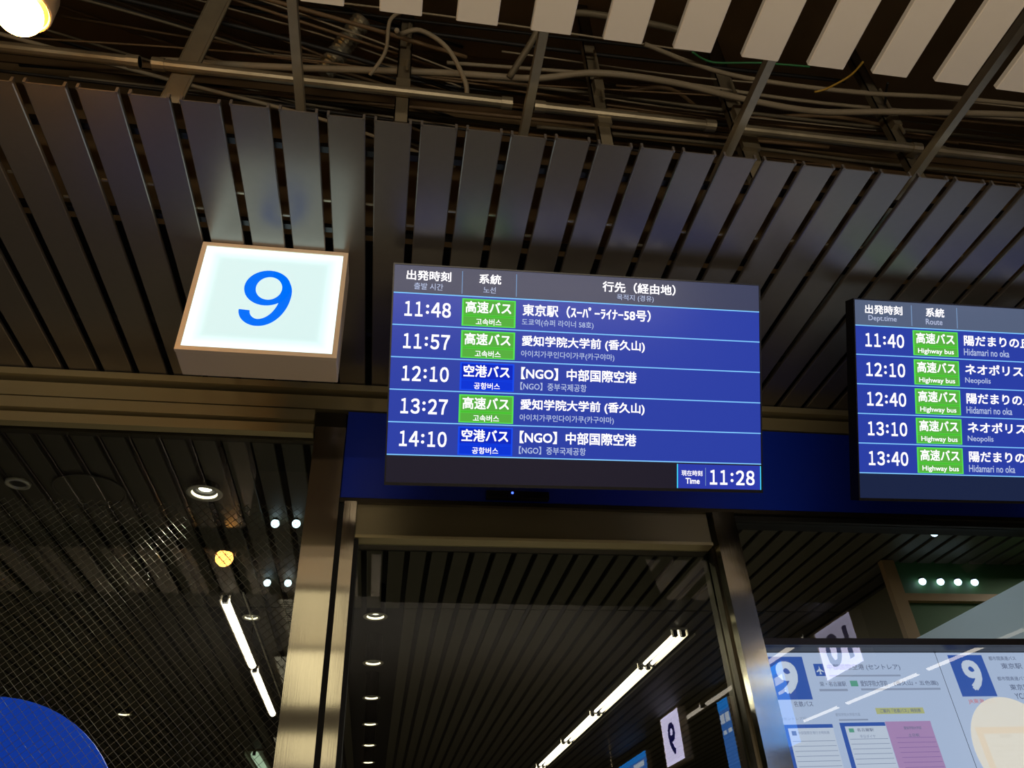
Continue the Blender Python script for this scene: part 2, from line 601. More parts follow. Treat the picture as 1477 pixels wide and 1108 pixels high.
# unlit ring and round hatch
t = thing('ceiling_ring', 'small pale unlit ring on the hall ceiling at far left', 'light', (-2.015, 4.05, CEIL - 0.006))
obj('trim_ring', lathe(bmesh.new(), [(0.043, 0.004), (0.045, -0.012), (0.062, -0.012), (0.064, 0.004), (0.043, 0.004)]), MAT['lamptrim'], t, smooth=True)
obj('lens', lathe(bmesh.new(), [(0.0005, -0.002), (0.044, -0.002), (0.044, 0.003), (0.0005, 0.003)]), MAT['black'], t)
t = thing('round_hatch', 'large round dark hatch set into the hall ceiling slats', 'hatch', (-1.66, 4.1, CEIL - 0.012))
obj('rim', lathe(bmesh.new(), [(0.178, 0.0), (0.180, -0.008), (0.190, -0.008), (0.192, 0.0), (0.178, 0.0)], 40), MAT['hall_slat'], t, smooth=True)
obj('cover', lathe(bmesh.new(), [(0.0005, 0.0), (0.179, 0.0), (0.179, 0.006), (0.0005, 0.006)], 40), MAT['hall_slat'], t)


def tube_fixture(x, y0, y1, z, label, m, group=None, n=2, w_=0.17, r_=0.016):
    t = thing('tube_light', label, 'light', (x, y0, z), group=group)
    ln = y1 - y0
    bm = bmesh.new()
    h = w_ / 2
    box(bm, -h, h, 0, ln, 0.03, 0.05)
    box(bm, -h, -h + 0.008, 0, ln, -0.015, 0.03)
    box(bm, h - 0.008, h, 0, ln, -0.015, 0.03)
    obj('housing', bm, MAT['lamptrim'] if n == 2 else MAT['dull'], t)
    offs = (-0.038, 0.038) if n == 2 else (0.0,)
    for s in offs:
        obj('tube', tube(bmesh.new(), [(s, 0.05, -0.002), (s, ln - 0.05, -0.002)], r_, 10), m, t, smooth=True)
    bm = bmesh.new()
    for yy in (0.0, ln - 0.045):
        for s in offs:
            box(bm, s - 0.02, s + 0.02, yy, yy + 0.045, -0.022, 0.03)
    obj('socket', bm, MAT['black'], t)
    return t


seg = [(6.45, 7.43), (7.50, 9.44), (9.52, 11.15), (11.22, 13.05), (13.12, 15.0)]
ords = ['nearest', 'second', 'third', 'fourth', 'farthest']
for i, (a, b) in enumerate(seg):
    tube_fixture(2.62, a, b, CEIL - 0.052, 'twin-tube ceiling light behind the door, %s in its line' % ords[i], MAT['tube'], 'twin tube lights in the line behind the door')
lip = obj('light_rail', B(2.78, 2.79, 6.5, 15.0, CEIL - 0.05 + H0, CEIL - 0.035 + H0), MAT['lamptrim'])
tag(lip, 'thin pale rail beside the line of twin tube lights', 'rail')
for i, (a, b) in enumerate(((5.70, 7.45), (7.55, 9.35))):
    tf = tube_fixture(-1.155, a, b, CEIL - 0.052, 'bright wide tube light in the wired window, %s one' % ('upper' if i == 0 else 'lower'), MAT['tube'], 'tube lights in the wired window', n=1, w_=0.09, r_=0.034)
    for yy in (0.3, 1.4):
        obj('stem', tube(bmesh.new(), [(0, yy, 0.045), (0, yy, 0.308)], 0.006, 8), MAT['dull'], tf, smooth=True)
tube_fixture(-1.62, 11.6, 14.2, CEIL - 0.052, 'pale broad ceiling light low beside the steel post, cut by the frame', MAT['tube_dim'], n=1, w_=0.26, r_=0.05)
lip = obj('light_rail', B(-1.02, -1.012, 5.6, 9.4, CEIL - 0.05 + H0, CEIL - 0.035 + H0), MAT['lamptrim'])
tag(lip, 'thin pale rail beside the wide tube light in the wired window', 'rail')

for i, (x, y, z) in enumerate([(-0.684, 4.436, CEIL), (-0.558, 4.43, CEIL), (-0.83, 5.42, CEIL), (-0.686, 5.42, CEIL), (3.733, 4.326, CEIL),
                               (3.955, 4.885, 1.975), (4.105, 4.885, 1.975), (4.25, 4.885, 1.975), (4.39, 4.885, 1.975)]):
    lab = ['upper left', 'upper right', 'lower left', 'lower right'][i] + ' round blue-white spot of the four beside the steel post' if i < 4 else (
        'single blue-white spot under the right display' if i == 4 else '%s of four blue-white spots in a row on the green wall' % ['leftmost', 'second from left', 'third from left', 'rightmost'][i - 5])
    s = thing('spot_lamp', lab, 'light', (x, y, z - 0.03), group='blue-white spots')
    bm = bmesh.new()
    bmesh.ops.create_uvsphere(bm, u_segments=14, v_segments=8, radius=0.026)
    obj('bulb', bm, MAT['led'], s, smooth=True)
    bm = lathe(bmesh.new(), [(0.018, 0.015), (0.02, 0.03), (0.0005, 0.03)], 12)
    obj('socket', bm, MAT['black'], s)

up_ = thing('added_fill_trough', 'long trough added for the fill light behind the viewer', 'light', (0.3, -1.6, 0.86))  # unseen trough, added as a body for the upward fill
bm = bmesh.new()
box(bm, -2.1, 2.1, -0.09, 0.09, 0, 0.01)
box(bm, -2.1, 2.1, -0.09, -0.08, 0.01, 0.08)
box(bm, -2.1, 2.1, 0.08, 0.09, 0.01, 0.08)
obj('trough', bm, MAT['dull'], up_)
for sx_ in (-1.9, 1.9):
    obj('rod', tube(bmesh.new(), [(sx_, 0.085, 0.05), (sx_, 0.085, CEIL - 0.86 + 0.004)], 0.006, 8), MAT['dull'], up_, smooth=True)

for i, (ya, yb, xa_, xb_) in enumerate(((0.33, -0.98, -0.79, -0.28), (-1.13, -3.15, -0.96, -0.34), (-4.6, -6.8, -1.30, -0.50))):  # unseen panels, added and sized so the steel post mirrors their glow
    lp_ = thing('added_glow_panel', 'added glowing panel behind the viewer, brightening the steel post reflection', 'light', (xa_, yb, CEIL - 0.03), group='added glowing panels behind the viewer')
    ln, wd = ya - yb, xb_ - xa_
    obj('diffuser', B(0.01, wd - 0.01, 0.01, ln - 0.01, 0, 0.006), MAT['panel'], lp_)
    bm = bmesh.new()
    box(bm, 0, 0.01, 0, ln, -0.004, 0.033)
    box(bm, wd - 0.01, wd, 0, ln, -0.004, 0.033)
    box(bm, 0.01, wd - 0.01, 0, 0.01, -0.004, 0.033)
    box(bm, 0.01, wd - 0.01, ln - 0.01, ln, -0.004, 0.033)
    if i == 0:
        k = 0.04
        while k < ln - 0.03:
            box(bm, 0.01, wd - 0.01, k, k + 0.012, -0.006, 0.0)
            k += 0.05
    obj('frame', bm, MAT['dull'], lp_)

# round blue sign low at left, behind the wired glass
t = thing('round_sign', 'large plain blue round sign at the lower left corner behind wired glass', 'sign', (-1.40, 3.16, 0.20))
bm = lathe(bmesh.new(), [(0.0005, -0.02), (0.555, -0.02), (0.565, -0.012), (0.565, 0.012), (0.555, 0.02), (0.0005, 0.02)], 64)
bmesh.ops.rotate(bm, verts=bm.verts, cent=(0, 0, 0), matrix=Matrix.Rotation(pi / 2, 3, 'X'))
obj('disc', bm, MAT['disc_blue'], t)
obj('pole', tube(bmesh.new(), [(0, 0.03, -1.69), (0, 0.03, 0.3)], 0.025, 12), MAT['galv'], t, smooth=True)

# ------------------------------------------------------------------ notice case right of the door
nc = thing('notice_case', 'lit white bus notice case with blue number squares and timetables, right of the door', 'notice board', (1.566, 3.0, -0.6))
ZB = -0.6


def Q(name, x0, x1, z0, z1, y, m, th=0.002, parent=nc, label=None):
    o = obj(name, B(x0 - 1.566, x1 - 1.566, y - 3.0, y - 3.0 + th, z0 - ZB, z1 - ZB), m, parent)
    if label:
        o['label'] = label
    return o


paper = emis('lit_notice_sheet', (168, 187, 216), 0.97)
blueprint = emis('lit_print_blue', (52, 92, 178), 0.85)
palep = emis('lit_print_pale', (186, 200, 218), 0.97)
greyp = emis('lit_print_grey', (100, 112, 140), 0.9)
greyl = emis('lit_print_light_grey', (140, 155, 182), 0.9)
pinkp = emis('lit_print_pink', (168, 138, 184), 0.92)
pinkl = emis('lit_print_mauve', (140, 112, 168), 0.9)
greenp = emis('lit_print_green', (90, 160, 140), 0.9)
yelp = emis('lit_print_yellow', (176, 184, 130), 0.9)
redp = emis('lit_print_red', (196, 130, 140), 0.9)
orangep = emis('lit_print_orange', (206, 150, 104), 0.9)
for o_ in (paper, blueprint, palep, greyp, greyl, pinkp, pinkl, greenp, yelp, redp, orangep):
    o_.node_tree.nodes['Principled BSDF'].inputs['Base Color'].default_value = (0.05, 0.05, 0.06, 1)
Q('back_panel', 1.57, 4.55, -0.55, 0.93, 3.115, MAT['case_frame'], 0.02)
s1 = Q('notice_sheet', 1.575, 2.440, -0.5, 0.905, 3.104, paper, 0.006, label='left lit sheet with two blue timetables and a pink one')
s2 = Q('notice_sheet', 2.447, 3.35, -0.5, 0.905, 3.104, paper, 0.006, label='right lit sheet with an orange timetable')
s3 = Q('notice_sheet', 3.357, 4.5, -0.5, 0.905, 3.104, paper, 0.006)
Q('top_frame', 1.566, 4.6, 0.908, 0.936, 3.0, MAT['case_frame'], 0.12)
Q('bottom_frame', 1.566, 4.6, -0.6, -0.55, 3.0, MAT['case_frame'], 0.13)
Q('case_glass', 1.566, 4.6, -0.55, 0.908, 3.02, MAT['case_glass'], 0.006)
Q('side_frame', 4.55, 4.6, -0.55, 0.908, 3.0, MAT['case_frame'], 0.12)


def S(parent, name, x0, x1, z0, z1, m, d=0.0015, label=None):
    o = obj(name, B(x0 - 1.566, x1 - 1.566, 0.104 - d, 0.104 - d + 0.0006, z0 - ZB, z1 - ZB), m, parent)
    if label:
        o['label'] = label
    return o


def ST(parent, name, body, x0, x1, z0, z1, m, bold=0.01, d=0.003):
    return txt(name, body, x0 - 1.566, x1 - 1.566, z0 - ZB, z1 - ZB, 0.104 - d, m, parent, bold)


S(s1, 'number_square', 1.61, 1.796, 0.713, 0.888, blueprint)
ST(s1, 'number', '9', 1.66, 1.755, 0.735, 0.868, palep, 0.03)
ST(s1, 'company_name', '名鉄バス', 1.704, 1.79, 0.684, 0.706, greyp)
S(s1, 'airport_symbol', 1.84, 1.885, 0.807, 0.858, blueprint)
pl = bmesh.new()
vs = [pl.verts.new((1.8625 - 1.566 + a, 0.101, 0.832 - ZB + b)) for a, b in ((0, .018), (.003, .004), (.017, -.006), (.017, -.01), (.003, -.005), (.003, -.014), (.007, -.018), (-.007, -.018), (-.003, -.014), (-.003, -.005), (-.017, -.01), (-.017, -.006), (-.003, .004))]
pl.faces.new(vs)
obj('aeroplane_symbol', pl, palep, s1)
ST(s1, 'heading', '中部国際空港 (セントレア)', 1.90, 2.245, 0.828, 0.856, greyp)
S(s1, 'subline', 1.90, 2.236, 0.804, 0.811, greyl)
ST(s1, 'heading', '栄・名古屋駅', 1.845, 1.966, 0.764, 0.784, greyp)
S(s1, 'subline', 1.837, 1.967, 0.745, 0.754, greyl)
S(s1, 'green_mark', 1.988, 2.022, 0.764, 0.787, greenp)
ST(s1, 'heading', '愛知学院大学前', 2.034, 2.16, 0.763, 0.787, greyp)
ST(s1, 'heading', '(香久山・五色園)', 2.19, 2.402, 0.763, 0.785, greyp)
S(s1, 'subline', 2.03, 2.405, 0.747, 0.755, greyl)
S(s1, 'yellow_strip', 2.068, 2.290, 0.652, 0.676, yelp)
ST(s1, 'strip_text', 'ご案内「名鉄バス」時刻表', 2.085, 2.275, 0.656, 0.672, greyp)


def timetable(parent, x0, x1, zt, zb, m, lab, side=0.020, head=0.014, line=greyl, fill=palep, zbot=-0.3):
    t_ = S(parent, 'timetable', x0, x1, zbot, zt, fill, 0.001, lab)
    o_ = B(x0 - 1.566, x1 - 1.566, 0.1015, 0.1021, zt - head - ZB, zt - ZB)
    box(o_, x0 - 1.566, x0 + side - 1.566, 0.1015, 0.1021, zbot - ZB, zt - head - ZB)
    q = obj('timetable_border', o_, m, parent)
    ln = bmesh.new()
    z = zt - head - 0.05
    while z > zbot + 0.02:
        box(ln, x0 + side + 0.008 - 1.566, x1 - 0.006 - 1.566, 0.1015, 0.1021, z - ZB, z + 0.0022 - ZB)
        z -= 0.0185
    obj('ruled_lines', ln, line, parent)
    return t_


timetable(s1, 1.632, 1.852, 0.616, 0, blueprint, 'left blue-bordered timetable')
ST(s1, 'caption', '●セントレア行', 1.628, 1.745, 0.632, 0.645, greyl)
S(s1, 'timetable_title', 1.665, 1.685, 0.575, 0.592, greyp)
ST(s1, 'title_text', '中部国際空港行き時刻表', 1.692, 1.83, 0.578, 0.590, greyl)
timetable(s1, 1.885, 2.09, 0.620, 0, blueprint, 'middle blue-bordered timetable')
ST(s1, 'caption', '愛知学院大学前方面', 1.878, 1.99, 0.645, 0.658, greyl)
S(s1, 'subline', 1.888, 2.02, 0.628, 0.634, greyl)
ST(s1, 'title_text', '名古屋駅', 1.955, 2.03, 0.585, 0.598, greyp)
S(s1, 'timetable_title', 1.92, 1.942, 0.583, 0.598, greenp)
ST(s1, 'title_text', '平日ダイヤ', 1.96, 2.03, 0.560, 0.573, greyl)
timetable(s1, 2.093, 2.302, 0.622, 0, pinkp, 'pink timetable', fill=pinkp, line=pinkl)
ST(s1, 'title_text', '愛知学院大学前', 2.17, 2.25, 0.590, 0.602, greyp)
ST(s1, 'title_text', '土日祝', 2.18, 2.23, 0.562, 0.574, greyp)
S(s2, 'number_square', 2.498, 2.668, 0.718, 0.894, blueprint)
ST(s2, 'number', '9', 2.545, 2.632, 0.742, 0.872, palep, 0.03)
ST(s2, 'company_name', 'JR東海バス', 2.515, 2.645, 0.686, 0.708, redp)
ST(s2, 'heading', '都市間高速バス', 2.697, 2.834, 0.870, 0.888, greyp)
ST(s2, 'heading', '東京駅・新宿駅', 2.745, 2.99, 0.833, 0.858, greyp)
ST(s2, 'heading', '都市間高速バス(', 2.70, 2.855, 0.780, 0.800, greyp)
ST(s2, 'heading', '東京駅・新宿駅', 2.745, 2.98, 0.742, 0.767, greyp)
ST(s2, 'heading', 'YCAT', 2.753, 2.83, 0.705, 0.729, greyp)
timetable(s2, 2.50, 2.80, 0.594, 0, orangep, 'orange-bordered timetable', side=0.03, head=0.026)
ST(s2, 'title_text', '東京駅', 2.60, 2.66, 0.55, 0.566, greyp)
# reflection of a round sign, painted as a glowing cream disc on the glass
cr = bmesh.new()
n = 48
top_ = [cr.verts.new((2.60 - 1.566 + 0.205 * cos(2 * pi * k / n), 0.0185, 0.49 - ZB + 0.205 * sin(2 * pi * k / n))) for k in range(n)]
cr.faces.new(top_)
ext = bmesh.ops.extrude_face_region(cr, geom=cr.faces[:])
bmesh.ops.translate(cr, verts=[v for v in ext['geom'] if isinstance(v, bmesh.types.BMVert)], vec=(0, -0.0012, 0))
mc = bpy.data.materials.new('cream_reflection')
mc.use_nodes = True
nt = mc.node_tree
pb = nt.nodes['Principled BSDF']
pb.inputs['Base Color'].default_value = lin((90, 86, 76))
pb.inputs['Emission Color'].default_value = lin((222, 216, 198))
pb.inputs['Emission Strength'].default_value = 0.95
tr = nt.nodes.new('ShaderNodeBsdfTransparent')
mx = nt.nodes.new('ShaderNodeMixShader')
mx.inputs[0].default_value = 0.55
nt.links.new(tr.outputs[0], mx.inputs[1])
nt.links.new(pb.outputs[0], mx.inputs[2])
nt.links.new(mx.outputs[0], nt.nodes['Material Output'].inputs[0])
o = obj('painted_sign_reflection', cr, mc, nc)
o['label'] = 'cream round sign reflection painted on the glass'


# ------------------------------------------------------------------ light-box signs
def arc(cx_, cz, rx, rz, a0, a1, n_):
    return [(cx_ + rx * cos(radians(a0 + (a1 - a0) * i / n_)), cz + rz * sin(radians(a0 + (a1 - a0) * i / n_))) for i in range(n_ + 1)]


def figure_nine(y):
    """grotesque 9 as a faced ring + tail, in a unit box 0..0.63 wide, 0..1 high"""
    bm = bmesh.new()
    N = 40

    # outline: outer right side sweeps from the bowl to the tail
    def strip(A, Bv):
        va = [bm.verts.new((p[0], y, p[1])) for p in A]
        vb = [bm.verts.new((p[0], y, p[1])) for p in Bv]
        for i in range(len(va) - 1):
            bm.faces.new((va[i], va[i + 1], vb[i + 1], vb[i]))

    # bowl ring (outer 0.30x0.325 around (0.325,0.675); counter 0.165x0.21)
    strip(arc(0.315, 0.680, 0.315, 0.320, 0, 360, N), arc(0.335, 0.672, 0.178, 0.207, 0, 360, N))
    # right-hand stem and tail
    outer = arc(0.27, 0.60, 0.385, 0.40, 75, 0, 12)[:-1] + arc(0.265, 0.60, 0.390, 0.60, 0, -92, 26) + arc(0.265, 0.27, 0.275, 0.272, -95, -180, 12)
    inner = arc(0.335, 0.672, 0.178, 0.207, 75, 0, 12)[:-1] + arc(0.245, 0.58, 0.268, 0.462, 0, -88, 26) + arc(0.262, 0.26, 0.125, 0.142, -95, -180, 12)
    k = min(len(outer), len(inner))
    strip(outer[:k], inner[:k])
    return bm


def light_box(name, label, cat, loc, rot, w_, h_, d_, chars, es, group=None, edge=1.5, big=False, col=(0, 112, 250), face_rgb=(196, 226, 226)):
    t = thing(name, label, cat, loc, rot, group)
    fr_ = 0.017
    bm = bmesh.new()
    box(bm, 0, w_, 0.012, d_, 0, h_)
    obj('housing', bm, MAT['box_frame'], t, bevel=0.003)
    bm = bmesh.new()
    box(bm, 0, w_, 0, 0.014, 0, fr_)
    box(bm, 0, w_, 0, 0.014, h_ - fr_, h_)
    box(bm, 0, fr_, 0, 0.014, fr_, h_ - fr_)
    box(bm, w_ - fr_, w_, 0, 0.014, fr_, h_ - fr_)
    obj('bezel', bm, MAT['box_frame'], t)
    # luminous acrylic, brighter at the rim where the edge lamps sit
    m = bpy.data.materials.new(name + '_face')
    m.use_nodes = True
    n_ = m.node_tree
    b_ = n_.nodes['Principled BSDF']
    b_.inputs['Base Color'].default_value = (0.3, 0.3, 0.3, 1)
    b_.inputs['Roughness'].default_value = 0.3
    b_.inputs['Emission Color'].default_value = lin(face_rgb)
    tc = n_.nodes.new('ShaderNodeTexCoord')
    sx = n_.nodes.new('ShaderNodeSeparateXYZ')
    n_.links.new(tc.outputs['Generated'], sx.inputs[0])

    def edge_dist(out):
        a = n_.nodes.new('ShaderNodeMath'); a.operation = 'SUBTRACT'; a.inputs[1].default_value = 0.5
        b2 = n_.nodes.new('ShaderNodeMath'); b2.operation = 'ABSOLUTE'
        n_.links.new(out, a.inputs[0]); n_.links.new(a.outputs[0], b2.inputs[0])
        return b2.outputs[0]
    mxn = n_.nodes.new('ShaderNodeMath'); mxn.operation = 'MAXIMUM'
    n_.links.new(edge_dist(sx.outputs['X']), mxn.inputs[0])
    n_.links.new(edge_dist(sx.outputs['Z']), mxn.inputs[1])
    mr = n_.nodes.new('ShaderNodeMapRange')
    mr.interpolation_type = 'SMOOTHSTEP'
    mr.inputs['From Min'].default_value = 0.36
    mr.inputs['From Max'].default_value = 0.5
    mr.inputs['To Min'].default_value = es
    mr.inputs['To Max'].default_value = es * edge
    n_.links.new(mxn.outputs[0], mr.inputs[0])
    n_.links.new(mr.outputs[0], b_.inputs['Emission Strength'])
    obj('face', B(fr_, w_ - fr_, 0.004, 0.012, fr_, h_ - fr_), m, t)
    mb = emis(name + '_blue', col, 1.0)
    if big:
        bm = figure_nine(0.0025)
        for v in bm.verts:
            v.co = Vector((0.1775 + v.co.x * (0.1667 / 0.655), v.co.y, 0.122 + v.co.z * 0.264))
        obj('number', bm, mb, t)
    elif chars:
        wch = w_ * (0.36 if len(chars) == 1 else 0.62)
        txt('number', chars, w_ / 2 - wch / 2, w_ / 2 + wch / 2, h_ * 0.18, h_ * 0.80, 0.0025, mb, t, 0.02)
    return t


light_box('number_sign', 'square illuminated sign with a blue 9, hanging left of the departure display', 'sign', (-0.729, 2.1, 1.599), (0, 0, 0), 0.526, 0.505, 0.145, '9', 1.08, edge=1.6, big=True)
# side-on stop signs on the concourse; the photo shows them mirrored in the glass
lav = (214, 206, 236)
light_box('stop_sign', 'white lit hanging sign with a blue 10, mirrored in the notice case glass', 'sign', (3.87, 0.29, 1.60), (0, 0, -pi / 2), 0.64, 0.44, 0.11, '10', 7.0, edge=1.1, face_rgb=lav, col=(60, 60, 190))
light_box('stop_sign', 'white lit hanging sign with a blue 9, mirrored in the door glass', 'sign', (3.62, -3.29, 1.505), (0, 0, -pi / 2), 0.70, 0.595, 0.10, '9', 11.0, edge=1.1, face_rgb=lav, col=(60, 60, 190))
for i, (x, ya, yb, za_, zb_) in enumerate([(3.86, -2.36, -2.66, 1.05, 1.99), (3.86, -1.03, -1.51, 1.25, 1.99), (3.86, -5.46, -6.91, 1.3, 1.99)]):
    t = thing('guide_sign', ['narrow blue lit guide sign mirrored beside the door jamb', 'blue and white lit guide sign mirrored at the left of the notice case', 'wide blue lit guide sign mirrored low in the door glass'][i], 'sign', (x, ya, za_), (0, 0, -pi / 2))
    wd, hh = ya - yb, zb_ - za_
    obj('housing', B(0, wd, 0.006, 0.08, 0, hh), MAT['box_frame'], t)
    obj('face', B(0.005, wd - 0.005, 0, 0.006, 0.005, hh - 0.005), emis('guide_face', (70, 130, 215), 5.0), t)
    wh = emis('guide_white', (230, 240, 250), 5.0)
    bm = bmesh.new()
    for (u0_, u1_, v0_, v1_) in ((0.08, 0.44, 0.74, 0.84), (0.56, 0.92, 0.74, 0.84), (0.08, 0.4, 0.62, 0.66), (0.56, 0.85, 0.62, 0.66)):
        box(bm, u0_ * wd, u1_ * wd, -0.003, 0, v0_ * hh, v1_ * hh)
    obj('white_panels', bm, wh, t)
    obj('top_band', B(0.005, wd - 0.005, -0.002, 0, hh * 0.88, hh - 0.005), emis('guide_top', (40, 150, 250), 5.0), t)

for i, (x, ya, yb) in enumerate([(3.87, -0.45, -1.7), (3.87, -1.78, -3.0), (3.87, -3.08, -4.4), (5.82, -0.16, -1.6), (5.70, -1.68, -3.1), (5.56, -3.18, -4.64)]):
    tl = tube_fixture(x, yb, ya, CEIL - 0.05, 'ceiling tube light over the concourse behind the viewer', MAT['tube_out'], 'concourse tube lights behind the viewer', n=1, w_=0.12, r_=0.03)
    if x > 5:
        tl.rotation_euler.z = -0.087

# ------------------------------------------------------------------ departure displays
scr_blue = mat('screen_blue', (6, 8, 20), 0.25, spec=0.2, emit=(42, 62, 164), es=1.0)
scr_hdr = mat('screen_header', (6, 8, 20), 0.25, spec=0.2, emit=(62, 66, 92), es=1.0)
scr_hdr2 = mat('screen_header_bright', (6, 8, 20), 0.25, spec=0.2, emit=(84, 96, 122), es=1.0)
scr_low = mat('screen_black', (6, 8, 20), 0.25, spec=0.2, emit=(30, 26, 38), es=1.0)
scr_low2 = mat('screen_navy', (6, 8, 20), 0.25, spec=0.2, emit=(26, 36, 66), es=1.0)
scr_line = emis('screen_line', (130, 200, 255), 1.0)
scr_div = emis('screen_divider', (120, 150, 190), 1.0)
scr_white = emis('screen_white', (255, 252, 255), 1.15)
scr_dim = emis('screen_dim_white', (190, 205, 240), 0.9)
scr_grey = emis('screen_grey', (180, 190, 220), 1.0)
scr_gr = emis('screen_green', (72, 190, 46), 1.0)
scr_gr2 = emis('screen_green_edge', (90, 226, 80), 1.0)
scr_gr3 = emis('screen_green_dark', (88, 176, 64), 1.0)
scr_bl = emis('screen_bus_blue', (6, 52, 214), 1.0)
scr_bl2 = emis('screen_bus_blue_edge', (20, 74, 240), 1.0)
scr_bl3 = emis('screen_bus_blue_dark', (10, 40, 190), 1.0)
scr_cyan = emis('screen_cyan', (70, 214, 250), 1.0)
scr_clock = emis('screen_clock_blue', (44, 58, 170), 1.0)
W, HH = 1.429, 0.804


def display(label, x, hdr_m, low_m, rows, lang, clock):
    t = thing('departure_display', label, 'screen', (x, 2.45, 1.319), (0.5131, 0, -0.0247))
    bz = 0.005
    obj('housing', B(-bz, W + bz, 0.004, 0.055, -bz - 0.006, HH + bz), MAT['black'], t)
    bm = bmesh.new()
    box(bm, -bz, 0, -0.004, 0.004, -bz - 0.006, HH + bz)
    box(bm, W, W + bz, -0.004, 0.004, -bz - 0.006, HH + bz)
    box(bm, 0, W, -0.004, 0.004, -bz - 0.006, 0)
    box(bm, 0, W, -0.004, 0.004, HH, HH + bz)
    obj('bezel', bm, MAT['black'], t)
    bk = bmesh.new()
    box(bk, 0.25, 1.18, 0.055, 0.10, 0.2, 0.62)
    box(bk, 0.45, 0.98, 0.10, 0.16, 0.3, 0.55)
    obj('rear_case', bk, MAT['black'], t)
    # arm from the rear case to the facade, written in the tilted frame
    obj('wall_bracket', tube(bmesh.new(), [(0.71, 0.14, 0.36), (0.71, 0.14 + 0.60 * cos(0.5131), 0.36 - 0.60 * sin(0.5131))], 0.03, 10), MAT['dull'], t)

    def R_(name, x0, x1, z0, z1, m, d=0.0, parent=t):
        return obj(name, B(x0, x1, -d, 0.0035 if d == 0 else -d + 0.0006, z0, z1), m, parent)

    def T_(name, body, l, r, b, tp, m, parent, bold=0.02):
        return txt(name, body, l, r, b, tp, -0.0028, m, parent, bold)
    hd = R_('header_bar', 0, W, 0.699, HH, hdr_m)
    T_('heading', '出発時刻', 0.045, 0.211, 0.748, 0.786, scr_white, hd)
    T_('heading', '系統', 0.316, 0.400, 0.748, 0.786, scr_white, hd)
    if lang == 'ko':
        T_('subheading', '출발 시간', 0.074, 0.182, 0.713, 0.739, scr_grey, hd, 0.008)
        T_('subheading', '노선', 0.333, 0.380, 0.713, 0.738, scr_grey, hd, 0.008)
        T_('heading', '行先（経由地）', 0.793, 1.085, 0.744, 0.786, scr_white, hd)
        T_('subheading', '목적지 (경유)', 0.850, 0.997, 0.711, 0.738, scr_grey, hd, 0.008)
    else:
        T_('subheading', 'Dept.time', 0.059, 0.184, 0.714, 0.742, scr_grey, hd, 0.008)
        T_('subheading', 'Route', 0.315, 0.390, 0.716, 0.740, scr_grey, hd, 0.008)
        T_('heading', '行先（経由地）', 0.793, 1.085, 0.744, 0.786, scr_white, hd)
        T_('subheading', 'Destination', 0.850, 0.997, 0.713, 0.738, scr_grey, hd, 0.008)
    for xx in (0.2515, 0.457):
        R_('divider', xx, xx + 0.003, 0.706, 0.793, scr_div, 0.001, hd)
    zs = [0.697, 0.576, 0.4555, 0.3355, 0.2165, 0.098]
    for i, row in enumerate(rows):
        zt, zb_ = zs[i], zs[i + 1]
        rw = R_('row', 0, W, zb_, zt + 0.002, scr_blue)
        R_('row_line', 0.0, W, zb_ - 0.0005, zb_ + 0.0035, scr_line, 0.001, rw)
        if i == 0:
            R_('row_line', 0.0, W, zt - 0.001, zt + 0.003, scr_line, 0.0012, rw)
        tm, kind, sub, dest, dsub, dr, sr = row
        clock_digits('departure_time', tm, 0.037, 0.217, zt - 0.086, zt - 0.030, -0.0028, scr_white, rw)
        g_ = kind == '高速バス'
        A_, E_, D_ = (scr_gr, scr_gr2, scr_gr3) if g_ else (scr_bl, scr_bl2, scr_bl3)
        R_('route_badge', 0.255, 0.458, zt - 0.112, zt - 0.008, E_, 0.0010, rw)
        R_('route_badge_top', 0.261, 0.452, zt - 0.068, zt - 0.013, D_, 0.0018, rw)
        R_('route_badge_foot', 0.261, 0.452, zt - 0.108, zt - 0.076, A_ if not g_ else D_, 0.0018, rw)
        R_('route_badge_band', 0.261, 0.452, zt - 0.075, zt - 0.069, A_, 0.0018, rw)
        T_('route_name', kind, 0.268, 0.441, zt - 0.062, zt - 0.017, scr_white, rw)
        if lang == 'ko':
            T_('route_subtitle', sub, 0.308, 0.405, zt - 0.107, zt - 0.082, scr_white, rw, 0.012)
        else:
            T_('route_subtitle', sub, 0.275, 0.436, zt - 0.108, zt - 0.082, scr_white, rw, 0.012)
        T_('destination', dest, 0.484, dr, zt - 0.063, zt - 0.017, scr_white, rw)
        T_('destination_subtitle', dsub, 0.482, sr, zt - 0.103, zt - 0.074, scr_dim, rw, 0.008)
    lo_ = R_('footer_bar', 0, W, 0, 0.098, low_m)
    if clock:
        R_('clock_frame', 1.091, 1.428, 0.001, 0.092, scr_cyan, 0.001, lo_)
        R_('clock_panel', 1.095, 1.424, 0.001, 0.0925, scr_clock, 0.0018, lo_)
        R_('clock_divider', 1.203, 1.205, 0.012, 0.080, scr_div, 0.0024, lo_)
        txt('clock_caption', '現在時刻', 1.108, 1.191, 0.048, 0.069, -0.0032, scr_white, lo_, 0.012)
        txt('clock_caption', 'Time', 1.124, 1.180, 0.018, 0.040, -0.0032, scr_white, lo_, 0.02)
        clock_digits('clock_time', '11:28', 1.215, 1.404, 0.017, 0.073, -0.0032, scr_white, lo_)
    return t


